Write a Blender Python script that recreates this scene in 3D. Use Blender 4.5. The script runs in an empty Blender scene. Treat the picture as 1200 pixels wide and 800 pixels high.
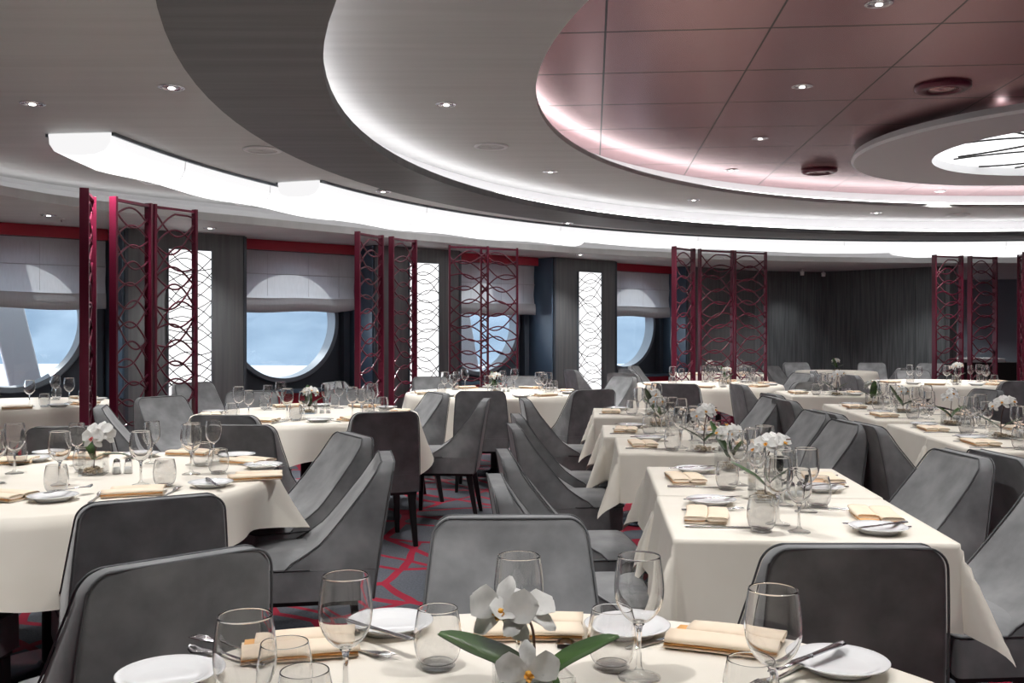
import bpy, math, random
from math import sin, cos, pi, sqrt, atan2, radians
random.seed(7)
col = bpy.context.scene.collection
F = 1130.0; CAMH = 1.32; HY = 388.0           # focal length in px, eye height, horizon row
def at(px, py, z):                            # floor-plan point of a pixel seen on the level z
    Y = F*(CAMH-z)/(py-HY); return ((px-600)/F*Y, Y)

# ---------------------------------------------------------------- materials
def mat(name): 
    m = bpy.data.materials.new(name); m.use_nodes = True
    return m, m.node_tree.nodes, m.node_tree.links
def pbr(name, color, rough=.5, metal=0, **kw):
    m, n, l = mat(name); b = n['Principled BSDF']
    b.inputs['Base Color'].default_value = (*color, 1); b.inputs['Roughness'].default_value = rough
    b.inputs['Metallic'].default_value = metal
    for k, v in kw.items(): b.inputs[k.replace('_', ' ')].default_value = v
    return m
def noisy(name, c1, c2, scale=(8,8,8), rough=.6, metal=0, detail=6, bump=0, lo=.35, hi=.65, coord='Object', **kw):
    m, n, l = mat(name); b = n['Principled BSDF']
    tc = n.new('ShaderNodeTexCoord'); mp = n.new('ShaderNodeMapping'); mp.inputs['Scale'].default_value = scale
    nz = n.new('ShaderNodeTexNoise'); nz.inputs['Scale'].default_value = 1; nz.inputs['Detail'].default_value = detail
    cr = n.new('ShaderNodeValToRGB'); cr.color_ramp.elements[0].color = (*c1, 1); cr.color_ramp.elements[1].color = (*c2, 1)
    cr.color_ramp.elements[0].position = lo; cr.color_ramp.elements[1].position = hi
    l.new(tc.outputs[coord], mp.inputs['Vector']); l.new(mp.outputs[0], nz.inputs['Vector'])
    l.new(nz.outputs['Fac'], cr.inputs['Fac']); l.new(cr.outputs[0], b.inputs['Base Color'])
    b.inputs['Roughness'].default_value = rough; b.inputs['Metallic'].default_value = metal
    if bump:
        bp = n.new('ShaderNodeBump'); bp.inputs['Strength'].default_value = bump; bp.inputs['Distance'].default_value = .01
        l.new(nz.outputs['Fac'], bp.inputs['Height']); l.new(bp.outputs[0], b.inputs['Normal'])
    for k, v in kw.items(): b.inputs[k.replace('_', ' ')].default_value = v
    return m
def emit(name, color, s):
    m, n, l = mat(name); n.remove(n['Principled BSDF']); e = n.new('ShaderNodeEmission')
    e.inputs[0].default_value = (*color, 1); e.inputs[1].default_value = s
    l.new(e.outputs[0], n['Material Output'].inputs[0]); return m
def clear(name, tint=(.985,.99,.99), dark=.16, base=.075):
    """thin clear glass: see-through, brighter mirror and faint grey line towards its edges"""
    m, n, l = mat(name); n.remove(n['Principled BSDF'])
    t = n.new('ShaderNodeBsdfTransparent'); t.inputs[0].default_value = (*tint, 1)
    d = n.new('ShaderNodeBsdfTransparent'); d.inputs[0].default_value = (dark, dark*1.02, dark*1.03, 1)
    g = n.new('ShaderNodeBsdfGlossy'); g.inputs['Roughness'].default_value = .015; g.inputs[0].default_value = (1,1,1,1)
    lw = n.new('ShaderNodeLayerWeight'); lw.inputs[0].default_value = .5
    def power(e, k, c):
        p = n.new('ShaderNodeMath'); p.operation = 'POWER'; p.inputs[1].default_value = e; l.new(lw.outputs['Facing'], p.inputs[0])
        q = n.new('ShaderNodeMath'); q.operation = 'MULTIPLY_ADD'; q.inputs[1].default_value = k; q.inputs[2].default_value = c; l.new(p.outputs[0], q.inputs[0]); return q
    m1 = n.new('ShaderNodeMixShader'); m2 = n.new('ShaderNodeMixShader')
    l.new(power(5.0, 1, 0).outputs[0], m1.inputs[0]); l.new(t.outputs[0], m1.inputs[1]); l.new(d.outputs[0], m1.inputs[2])
    l.new(power(4.0, .7, base).outputs[0], m2.inputs[0]); l.new(m1.outputs[0], m2.inputs[1]); l.new(g.outputs[0], m2.inputs[2])
    l.new(m2.outputs[0], n['Material Output'].inputs[0]); return m

def M_carpet():
    m, n, l = mat('carpet'); b = n['Principled BSDF']; b.inputs['Roughness'].default_value = .95
    tc = n.new('ShaderNodeTexCoord'); nz = n.new('ShaderNodeTexNoise'); nz.inputs['Scale'].default_value = 1.6; nz.inputs['Detail'].default_value = 1
    mx = n.new('ShaderNodeMix'); mx.data_type = 'VECTOR'; mx.inputs[0].default_value = .16
    l.new(tc.outputs['Object'], nz.inputs['Vector']); l.new(tc.outputs['Object'], mx.inputs[4]); l.new(nz.outputs['Color'], mx.inputs[5])
    masks = []
    v = n.new('ShaderNodeTexVoronoi'); v.feature = 'DISTANCE_TO_EDGE'; v.inputs['Scale'].default_value = 2.3
    l.new(mx.outputs[1], v.inputs['Vector'])
    a = n.new('ShaderNodeMath'); a.operation = 'LESS_THAN'; a.inputs[1].default_value = .042; l.new(v.outputs[0], a.inputs[0]); masks.append(a)
    for cx, cy, k, w in ((-3.1, 3.3, .95, .035), (2.6, 9.0, 1.15, .03)):
        s = n.new('ShaderNodeVectorMath'); s.operation = 'DISTANCE'; s.inputs[1].default_value = (cx, cy, 0); l.new(mx.outputs[1], s.inputs[0])
        f = n.new('ShaderNodeMath'); f.operation = 'MULTIPLY'; f.inputs[1].default_value = k; l.new(s.outputs['Value'], f.inputs[0])
        fr = n.new('ShaderNodeMath'); fr.operation = 'FRACT'; l.new(f.outputs[0], fr.inputs[0])
        a = n.new('ShaderNodeMath'); a.operation = 'LESS_THAN'; a.inputs[1].default_value = w*1.2; l.new(fr.outputs[0], a.inputs[0]); masks.append(a)
    cur = masks[0]
    for a in masks[1:]:
        q = n.new('ShaderNodeMath'); q.operation = 'MAXIMUM'; l.new(cur.outputs[0], q.inputs[0]); l.new(a.outputs[0], q.inputs[1]); cur = q
    fz = n.new('ShaderNodeTexNoise'); fz.inputs['Scale'].default_value = 90; l.new(tc.outputs['Object'], fz.inputs['Vector'])
    big = n.new('ShaderNodeTexNoise'); big.inputs['Scale'].default_value = 1.1; l.new(tc.outputs['Object'], big.inputs['Vector'])
    g = n.new('ShaderNodeValToRGB'); g.color_ramp.elements[0].color = (.05,.058,.075,1); g.color_ramp.elements[1].color = (.15,.16,.185,1)
    g.color_ramp.elements[0].position = .3; g.color_ramp.elements[1].position = .7
    sm = n.new('ShaderNodeMath'); sm.operation = 'MULTIPLY_ADD'; sm.inputs[1].default_value = .5; l.new(fz.outputs[0], sm.inputs[0])
    hf = n.new('ShaderNodeMath'); hf.operation = 'MULTIPLY'; hf.inputs[1].default_value = .5; l.new(big.outputs[0], hf.inputs[0]); l.new(hf.outputs[0], sm.inputs[2])
    l.new(sm.outputs[0], g.inputs[0])
    c = n.new('ShaderNodeMix'); c.data_type = 'RGBA'; l.new(cur.outputs[0], c.inputs[0]); l.new(g.outputs[0], c.inputs[6]); c.inputs[7].default_value = (.34,.008,.035,1)
    l.new(c.outputs[2], b.inputs['Base Color']); return m

def M_redpanel():
    m, n, l = mat('red_panels'); b = n['Principled BSDF']; b.inputs['Roughness'].default_value = .27; b.inputs['Metallic'].default_value = .75
    tc = n.new('ShaderNodeTexCoord'); mp = n.new('ShaderNodeMapping'); mp.inputs['Rotation'].default_value = (0,0,radians(4.75))
    sp = n.new('ShaderNodeSeparateXYZ'); l.new(tc.outputs['Object'], mp.inputs[0]); l.new(mp.outputs[0], sp.inputs[0])
    res = []
    for ax, off, per, w in ((0, .066, .88, .007), (1, 5.238, .842, .012)):
        s = n.new('ShaderNodeMath'); s.operation = 'SUBTRACT'; s.inputs[1].default_value = off - per*20; l.new(sp.outputs[ax], s.inputs[0])
        d = n.new('ShaderNodeMath'); d.operation = 'DIVIDE'; d.inputs[1].default_value = per; l.new(s.outputs[0], d.inputs[0])
        f = n.new('ShaderNodeMath'); f.operation = 'FRACT'; l.new(d.outputs[0], f.inputs[0])
        a = n.new('ShaderNodeMath'); a.operation = 'LESS_THAN'; a.inputs[1].default_value = w/per*1.7; l.new(f.outputs[0], a.inputs[0]); res.append(a)
    q = n.new('ShaderNodeMath'); q.operation = 'MAXIMUM'; l.new(res[0].outputs[0], q.inputs[0]); l.new(res[1].outputs[0], q.inputs[1])
    nz = n.new('ShaderNodeTexNoise'); nz.inputs['Scale'].default_value = 1; m2 = n.new('ShaderNodeMapping'); m2.inputs['Scale'].default_value = (1.2,30,1)
    l.new(tc.outputs['Object'], m2.inputs[0]); l.new(m2.outputs[0], nz.inputs[0])
    cr = n.new('ShaderNodeValToRGB'); cr.color_ramp.elements[0].color = (.44,.235,.25,1); cr.color_ramp.elements[1].color = (.52,.285,.295,1); l.new(nz.outputs[0], cr.inputs[0])
    c = n.new('ShaderNodeMix'); c.data_type = 'RGBA'; l.new(q.outputs[0], c.inputs[0]); l.new(cr.outputs[0], c.inputs[6]); c.inputs[7].default_value = (.012,.002,.004,1)
    l.new(c.outputs[2], b.inputs['Base Color']); return m

def M_fabric(name, col, trans):
    m, n, l = mat(name); n.remove(n['Principled BSDF'])
    tc = n.new('ShaderNodeTexCoord'); mp = n.new('ShaderNodeMapping'); mp.inputs['Scale'].default_value = (60,60,8)
    nz = n.new('ShaderNodeTexNoise'); nz.inputs['Scale'].default_value = 1; l.new(tc.outputs['Object'], mp.inputs[0]); l.new(mp.outputs[0], nz.inputs[0])
    cr = n.new('ShaderNodeValToRGB'); cr.color_ramp.elements[0].color = (*[c*.85 for c in col],1); cr.color_ramp.elements[1].color = (*col,1); l.new(nz.outputs[0], cr.inputs[0])
    d = n.new('ShaderNodeBsdfDiffuse'); t = n.new('ShaderNodeBsdfTranslucent'); l.new(cr.outputs[0], d.inputs[0]); l.new(cr.outputs[0], t.inputs[0])
    x = n.new('ShaderNodeMixShader'); x.inputs[0].default_value = trans; l.new(d.outputs[0], x.inputs[1]); l.new(t.outputs[0], x.inputs[2])
    l.new(x.outputs[0], n['Material Output'].inputs[0]); return m

def M_trough():
    """frosted diffuser: brightest on its flat underside where the tubes sit, softer on its rolled sides"""
    m, n, l = mat('trough_diffuser'); n.remove(n['Principled BSDF']); e = n.new('ShaderNodeEmission'); e.inputs[0].default_value = (1,.99,.995,1)
    g = n.new('ShaderNodeNewGeometry'); sp_ = n.new('ShaderNodeSeparateXYZ'); ab = n.new('ShaderNodeMath'); ab.operation = 'ABSOLUTE'
    ma = n.new('ShaderNodeMath'); ma.operation = 'MULTIPLY_ADD'; ma.inputs[1].default_value = .50; ma.inputs[2].default_value = .72
    l.new(g.outputs['True Normal'], sp_.inputs[0]); l.new(sp_.outputs[2], ab.inputs[0]); l.new(ab.outputs[0], ma.inputs[0]); l.new(ma.outputs[0], e.inputs[1])
    l.new(e.outputs[0], n['Material Output'].inputs[0]); return m

M = dict(
 carpet=M_carpet(), red_ceiling=M_redpanel(),
 ceil=noisy('ceiling_grey', (.55,.555,.55), (.60,.605,.60), (.8,14,1), .55),
 ring=noisy('ring_dark', (.10,.10,.105), (.135,.136,.14), (.8,14,1), .5),
 white=pbr('white_paint', (.78,.78,.79), .5),
 cove=emit('cove_strip', (1,.97,.98), 5.0),
 cove2=emit('cove_strip_soft', (1,.97,.98), 3.0), trough=M_trough(),
 panel=emit('panel_glow', (1,.99,1), 1.15),
 oculus=emit('oculus_glow', (1,1,1), 1.7),
 lamp=emit('lamp_core', (1,.96,.9), 6.0),
 wood=noisy('wall_wood', (.100,.103,.108), (.140,.143,.147), (28,28,1.2), .45, detail=8),
 dwood=noisy('wall_dark_wood', (.06,.067,.072), (.125,.134,.14), (40,40,1.5), .5, detail=8),
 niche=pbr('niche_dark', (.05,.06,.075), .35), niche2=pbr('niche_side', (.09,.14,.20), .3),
 red=pbr('fascia_red', (.36,.01,.03), .4), steel=pbr('steel', (.72,.72,.74), .18, 1),
 frame=pbr('porthole_rim', (.20,.23,.26), .35, .4),
 burg=noisy('burgundy_lacquer', (.10,.006,.022), (.13,.009,.03), (3,3,3), .3),
 blind=M_fabric('blind_fabric', (.74,.765,.80), .42), blind2=M_fabric('blind_hem', (.55,.55,.57), .12),
 velvet=noisy('grey_velvet', (.125,.128,.134), (.27,.273,.28), (7,7,7), .85, lo=.3, hi=.72, Sheen_Weight=.3, Sheen_Roughness=.4),
 pipe=pbr('piping_grey', (.105,.107,.112), .8), legs=pbr('black_legs', (.008,.008,.009), .4),
 cloth=noisy('cream_cloth', (.79,.735,.645), (.83,.78,.70), (4,4,4), .8),
 napkin=noisy('napkin_cloth', (.86,.70,.54), (.90,.76,.60), (14,14,14), .85), napin=pbr('napkin_fold', (.80,.42,.14), .8),
 china=pbr('china', (.88,.88,.89), .12, 0, Coat_Weight=.5),
 glass=clear('clear_glass'), pane=clear('window_glass', (.96,.98,.99), .9, .04), real=pbr('drinking_glass', (1,1,1), .0, 0, Transmission_Weight=1.0, IOR=1.5), solid=pbr('solid_glass', (1,1,1), .0, 0, Transmission_Weight=1.0, IOR=1.45),
 pebble=noisy('pebbles', (.20,.13,.06), (.55,.42,.26), (90,90,90), .5), petal=M_fabric('petal', (.93,.92,.90), .3),
 yolk=pbr('orchid_heart', (.85,.42,.05), .5), pinkh=pbr('orchid_heart_pink', (.65,.16,.16), .5),
 leaf=noisy('orchid_leaf', (.018,.05,.010), (.05,.115,.022), (6,50,6), .35), stem=pbr('orchid_stem', (.10,.05,.03), .5),
 sea=noisy('sea', (.78,.84,.88), (.92,.95,.97), (.02,.2,1), .3), hill=noisy('far_hill', (.17,.225,.28), (.27,.33,.385), (.05,.05,.12), 1, detail=10),  # distance haze is mixed into the hill's blue-grey colour
 ship=pbr('ship_white', (.85,.88,.9), .4), blackm=pbr('black_plastic', (.02,.02,.02), .4), cord=pbr('blind_cord', (.6,.6,.58), .6),
 bluewall=pbr('doorway_wall', (.24,.29,.34), .5), base=pbr('table_base', (.10,.13,.17), .25, .7), salt=pbr('salt', (.9,.9,.88), .8), pepper=pbr('pepper', (.08,.05,.04), .8),
)

# ---------------------------------------------------------------- mesh helpers
class MB:
    def __init__(s): s.v = []; s.f = []; s.mi = []
    def add(s, vs, fs, mi=0):
        o = len(s.v); s.v += [tuple(v) for v in vs]; s.f += [tuple(i+o for i in f) for f in fs]; s.mi += [mi]*len(fs); return s
    def box(s, x0, x1, y0, y1, z0, z1, mi=0):
        return s.add([(x0,y0,z0),(x1,y0,z0),(x1,y1,z0),(x0,y1,z0),(x0,y0,z1),(x1,y0,z1),(x1,y1,z1),(x0,y1,z1)],
                     [(0,3,2,1),(4,5,6,7),(0,1,5,4),(1,2,6,5),(2,3,7,6),(3,0,4,7)], mi)
    def hexa(s, P, mi=0): return s.add(P, [(0,3,2,1),(4,5,6,7),(0,1,5,4),(1,2,6,5),(2,3,7,6),(3,0,4,7)], mi)
    def lathe(s, prof, n=24, closed=False, c=(0,0,0), mi=0):
        vs = []; k = len(prof)
        for i in range(n):
            a = 2*pi*i/n
            for r, z in prof: vs.append((c[0]+r*cos(a), c[1]+r*sin(a), c[2]+z))
        fs = []
        for i in range(n):
            j = (i+1) % n
            for q in range(k if closed else k-1):
                p = (q+1) % k; fs.append((i*k+q, j*k+q, j*k+p, i*k+p))
        return s.add(vs, fs, mi)
    def grid(s, P, cu=False, cv=False, mi=0):
        a, b = len(P), len(P[0]); fs = []
        for i in range(a if cu else a-1):
            for j in range(b if cv else b-1):
                i2, j2 = (i+1) % a, (j+1) % b; fs.append((i*b+j, i2*b+j, i2*b+j2, i*b+j2))
        return s.add([p for r in P for p in r], fs, mi)
    def tube(s, pts, r, n=6, mi=0, caps=True):
        rings = []
        for i, p in enumerate(pts):
            a = pts[max(i-1,0)]; b = pts[min(i+1,len(pts)-1)]
            d = [b[k]-a[k] for k in range(3)]; L = sqrt(sum(x*x for x in d)) or 1; d = [x/L for x in d]
            u = (0,0,1) if abs(d[2]) < .9 else (1,0,0)
            e = [d[1]*u[2]-d[2]*u[1], d[2]*u[0]-d[0]*u[2], d[0]*u[1]-d[1]*u[0]]; L = sqrt(sum(x*x for x in e)); e = [x/L for x in e]
            g = [d[1]*e[2]-d[2]*e[1], d[2]*e[0]-d[0]*e[2], d[0]*e[1]-d[1]*e[0]]
            rr = r[i] if isinstance(r, (list, tuple)) else r
            rings.append([tuple(p[k]+rr*(cos(2*pi*q/n)*e[k]+sin(2*pi*q/n)*g[k]) for k in range(3)) for q in range(n)])
        s.grid(rings, cv=True, mi=mi)
        if caps:
            o = len(s.v)-len(rings)*n; s.f.append(tuple(range(o, o+n))); s.f.append(tuple(range(len(s.v)-1, len(s.v)-1-n, -1))); s.mi += [mi, mi]
        return s
    def build(s, name, mats, parent=None, smooth=True, loc=None, bevel=0, auto=None):
        me = bpy.data.meshes.new(name); me.from_pydata(s.v, [], s.f)
        if not isinstance(mats, (list, tuple)): mats = [mats]
        for m in mats: me.materials.append(m)
        me.polygons.foreach_set('material_index', s.mi); me.polygons.foreach_set('use_smooth', [bool(smooth)]*len(s.f))
        me.update(); o = bpy.data.objects.new(name, me); col.objects.link(o)
        if parent: o.parent = parent
        if loc: o.location = loc
        if bevel:
            b = o.modifiers.new('b', 'BEVEL'); b.width = bevel; b.segments = 2; b.limit_method = 'ANGLE'; b.harden_normals = False
        if auto:
            b = o.modifiers.new('e', 'EDGE_SPLIT'); b.split_angle = radians(auto)
        return o
def empty(name, loc=(0,0,0), rz=0):
    o = bpy.data.objects.new(name, None); col.objects.link(o); o.location = loc; o.rotation_euler = (0,0,rz); o.empty_display_size = .1; return o
def tag(o, label=None, cat=None, group=None, kind=None):
    if label: o['label'] = label
    if cat: o['category'] = cat
    if group: o['group'] = group
    if kind: o['kind'] = kind
    return o
def copy_tree(o, parent=None):
    c = o.copy(); col.objects.link(c)
    if parent: c.parent = parent
    for ch in kids.get(o.name, []): copy_tree(ch, c)
    return c
kids = {}
def register(root):
    for o in root.children: kids.setdefault(root.name, []).append(o); register(o)
    return root
class Proto:
    """first call hands out the original, later ones copies of it and its parts"""
    def __init__(s, root): s.root = register(root); s.used = False
    def put(s, x, y, z, rz=0, label=None, group=None, rx=0, ry=0):
        o = s.root if not s.used else copy_tree(s.root)
        s.used = True; o.location = (x, y, z); o.rotation_euler = (rx, ry, rz)
        if label: o['label'] = label
        if group: o['group'] = group
        return o
def structure(o): o['kind'] = 'structure'; return o
def clampi(x, pts):
    for (a, b), (c, d) in zip(pts, pts[1:]):
        if x <= c: return b+(d-b)*max(0, (x-a))/(c-a)
    return pts[-1][1]

# ---------------------------------------------------------------- room shell
WB = (-4.7, 8.9); WU = (.762, .648); WN = (-.648, .762)     # window wall: base point, direction, outward normal
def W(t, s, z): return (WB[0]+WU[0]*t+WN[0]*s, WB[1]+WU[1]*t+WN[1]*s, z)
LOW, MAIN = 2.35, 2.58
CX, CY = 5.74, 5.65
structure(MB().box(-14, 16, -5, 22, -.1, 0).build('floor', M['carpet'], smooth=False))
def slab(P, Q, th, z0, z1, m, name):
    dx, dy = Q[0]-P[0], Q[1]-P[1]; L = sqrt(dx*dx+dy*dy); nx, ny = -dy/L*th, dx/L*th
    return structure(MB().hexa([(P[0],P[1],z0),(Q[0],Q[1],z0),(Q[0]+nx,Q[1]+ny,z0),(P[0]+nx,P[1]+ny,z0),
                                (P[0],P[1],z1),(Q[0],Q[1],z1),(Q[0]+nx,Q[1]+ny,z1),(P[0]+nx,P[1]+ny,z1)]).build(name, M[m], smooth=False))
WIN = [-2.62, .29, 3.2, 6.12, 9.0]; HW = .823  # first window is out of view, added for the daylight it lets in
edges = [-9.0] + [e for w in WIN for e in (w-HW, w+HW)] + [11.6]
for a, b in zip(edges[0::2], edges[1::2]):
    slab(W(a,0,0), W(b,0,0), .62, 0, 2.62, 'wood', 'wall_left')
slab(W(11.6,0,0), (5.36,16.75), .3, 0, 2.62, 'dwood', 'wall_left')
# the dark panelled corner: a wall of seven vertical panels
for i in range(4):
    f0, f1 = i/4, (i+1)/4
    P = (5.36+1.54*f0, 16.75-1.55*f0); Q = (5.36+1.54*f1-.004, 16.75-1.55*f1+.004)
    slab(P, Q, .3, 0, 2.62, 'dwood', 'wall_back')
slab((6.9,15.2), (7.45,19.7), .06, 0, 2.62, 'dwood', 'wall_back')
slab((7.3,19.6), (16,18.2), .3, 0, 2.9, 'bluewall', 'wall_back')
slab((15.8,19), (15.8,-5), .2, 0, 3.1, 'wood', 'wall_right')
slab((16,-4.8), (-12,-4.8), .2, 0, 3.1, 'wood', 'wall_rear')
slab((-11.6,-5), (-11.6,3.6), .2, 0, 3.1, 'wood', 'wall_rear')
def reach(x, y, dx, dy, cap, s=.6):
    """distance from a plan point along (dx, dy) to the outer face of the window wall"""
    k = dx*WN[0]+dy*WN[1]; s0 = (x-WB[0])*WN[0]+(y-WB[1])*WN[1]
    return min(cap, (s-s0)/k) if k > .02 else cap

def annulus(r0, r1, z0, z1, mi_name, name, n=160, c=(CX,CY)):
    prof = [(r0,z0),(r1,z0),(r1,z1),(r0,z1)]
    return structure(MB().lathe(prof, n, True, (c[0],c[1],0)).build(name, M[mi_name], auto=30))
rr_ = [[], []]
for i in range(161):
    a = 2*pi*(i % 160)/160; c, d = cos(a), sin(a); R_ = reach(CX, CY, c, d, 21)
    rr_[0].append([(CX+7.34*c,CY+7.34*d,MAIN),(CX+R_*c,CY+R_*d,MAIN),(CX+R_*c,CY+R_*d,MAIN+.04),(CX+7.34*c,CY+7.34*d,MAIN+.04)])
    rr_[1].append([(CX,CY,3.12),(CX+R_*c,CY+R_*d,3.12),(CX+R_*c,CY+R_*d,3.2),(CX,CY,3.2)])  # unseen cap over the ceilings, added to block sky light
for q in rr_: structure(MB().grid(q).build('ceiling', M['ceil'], smooth=False))
annulus(6.72, 7.36, 2.545, 2.60, 'ring', 'ceiling')
annulus(5.6, 7.02, 2.76, 2.80, 'ceil', 'ceiling')
annulus(7.0, 7.04, 2.598, 2.77, 'white', 'trim_1')
annulus(5.9, 5.94, 2.79, 2.96, 'white', 'trim_2')
structure(MB().lathe([(.0,2.94),(5.92,2.94),(5.92,2.97),(0,2.97)], 160, False, (CX,CY,0)).build('ceiling', M['red_ceiling'], auto=30))
for r, z in ((6.86, 2.612), (5.76, 2.812)):
    tag(MB().lathe([(r-.03,z),(r+.03,z),(r+.03,z+.02),(r-.03,z+.02)], 120, True, (CX,CY,0)).build('cove_light', M['cove']),
        'glowing cove strip hidden round the '+('outer grey ceiling ring' if r > 6 else 'red ceiling disc'), 'light')
# low ceiling along the windows
inner = [(-5.4,-1.5),(-4.95,2.0),(-4.45,5.0),(-3.99,7.1),(-3.5,8.3),(-2.5,9.45),(-1.2,10.9),(.3,12.4),(2.2,13.6),(4.5,14.4),(7,14.7),(10,14.2),(15.5,12.0)]
def spline(p, k=8):
    out = []
    for i in range(len(p)-1):
        a, b, c, d = p[max(i-1,0)], p[i], p[i+1], p[min(i+2,len(p)-1)]
        for q in range(k):
            t = q/k
            out.append(tuple(.5*((2*b[j])+(-a[j]+c[j])*t+(2*a[j]-5*b[j]+4*c[j]-d[j])*t*t+(-a[j]+3*b[j]-3*c[j]+d[j])*t**3) for j in range(len(b))))
    return out+[p[-1]]
sp = spline(inner)
def normals(p):
    out = []
    for i in range(len(p)):
        a, b = p[max(i-1,0)], p[min(i+1,len(p)-1)]; d = (b[0]-a[0], b[1]-a[1]); L = sqrt(d[0]**2+d[1]**2); out.append((-d[1]/L, d[0]/L))
    return out
nn = normals(sp)
def off(k, z): return [(p[0]+q[0]*k, p[1]+q[1]*k, z) for p, q in zip(sp, nn)]
far = [(p[0]+q[0]*reach(*p,*q,7), p[1]+q[1]*reach(*p,*q,7), LOW) for p, q in zip(sp, nn)]
structure(MB().grid([list(r) for r in zip(far, off(.03, LOW), off(0, LOW+.012), off(0, LOW+.085), off(.015, LOW+.085), off(.015, LOW+.055), off(.42, LOW+.055))]).build('ceiling', M['ceil'], auto=25))
structure(MB().grid([list(r) for r in zip(off(.42, LOW+.05), off(.42, LOW+.20), off(.36, MAIN+.01))]).build('trim_9', M['white'], auto=25))
tag(MB().grid([list(r) for r in zip(off(.10, LOW+.057), off(.14, LOW+.057), off(.14, LOW+.077), off(.10, LOW+.077))], cv=True).build('cove_light', M['cove2']), 'glowing cove strip hidden above the low ceiling edge along the windows', 'light')

# oculus: suspended ring with luminous disc
oc = (4.9, 8.0)
o = empty('ceiling_oculus', (oc[0], oc[1], 2.82)); tag(o, 'large round skylight lamp in a white ring on the red ceiling', 'ceiling light')
MB().lathe([(1.3,.0),(1.95,0),(1.97,.02),(1.95,.07),(1.3,.09)], 96, True).build('ring', M['white'], o, auto=30)
MB().lathe([(0.001,.075),(1.3,.075),(1.3,.082),(.001,.082)], 64, True).build('diffuser', M['oculus'], o)
mb = MB()
for a, r, cx, cy in ((5,1.9,-2.3,-.6),(6,1.2,.1,1.5),(0,.9,1.1,.2),(1,1.3,-1.2,.6),(2,1.1,-.3,-1.3),(3,1.6,.9,-1.5),(4,.7,-.6,.5)):
    seg = []
    for i in range(61):
        x, y = cx+r*cos(2*pi*i/60), cy+r*sin(2*pi*i/60)
        if x*x+y*y < 1.27**2: seg.append((x,y,.07))
        elif len(seg) > 2: mb.tube(seg, .011, 5); seg = []
        else: seg = []
    if len(seg) > 2: mb.tube(seg, .011, 5)
mb.build('pattern_lines', M['blackm'], o)
MB().lathe([(1.5,.08),(1.7,.08),(1.7,.125),(1.5,.125)], 64, True).build('mount', M['white'], o)

# long curved luminous troughs under the main ceiling
def polar(th, r): a = radians(th); return (CX+r*cos(a), CY+r*sin(a))
def trough(th0, th1, r0, r1, hw, drop, label):
    n = 60; pts = [polar(th0+(th1-th0)*i/n, r0+(r1-r0)*i/n) for i in range(n+1)]; ns = normals(pts)
    root = empty('curved_ceiling_light', (pts[0][0], pts[0][1], MAIN)); ox, oy = pts[0]
    tag(root, label, 'ceiling light', 'curved ceiling lights')
    cs = [(-1,0),(-.97,-.45),(-.82,-.78),(-.5,-.95),(0,-1),(.5,-.95),(.82,-.78),(.97,-.45),(1,0)]
    G = []
    for i, (p, q) in enumerate(zip(pts, ns)):
        k = min(1, .82+i*.06) * (1+.06*sin(i*.55)); G.append([(p[0]-ox+q[0]*c*hw, p[1]-oy+q[1]*c*hw, -.004+d*drop*k) for c, d in cs])
    mb = MB().grid(G); L = len(cs)
    mb.f.append(tuple(range(L))); mb.f.append(tuple(n*L+i for i in reversed(range(L)))); mb.mi += [0,0]
    mb.build('diffuser', M['trough'], root)
    mb = MB()
    for sgn in (-1, 1):
        mb.grid([[(p[0]-ox+q[0]*sgn*(hw+a), p[1]-oy+q[1]*sgn*(hw+a), z) for a, z in ((.003,.0),(.02,0),(.02,-.022),(.003,-.022))] for p, q in zip(pts, ns)], cv=True)
    mb.build('trim_edge', M['frame'], root, smooth=False)
    for i in range(8, n, 10):
        p, q = pts[i], ns[i]
        MB().tube([(p[0]-ox+q[0]*c*(hw+.004), p[1]-oy+q[1]*c*(hw+.004), -.004+d*(drop*1.02+.006)) for c, d in cs], .002, 4).build('seam', M['white'], root)
trough(176.8, 127, 8.5, 8.2, .21, .17, 'long white glowing curved trough starting above the lone burgundy post')
trough(162, 62, 7.92, 7.92, .2, .16, 'inner white glowing curved trough running closer to the dark ceiling ring')
trough(91, 45, 8.45, 8.5, .2, .17, 'short white glowing curved trough starting above the paired burgundy screens')

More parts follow.
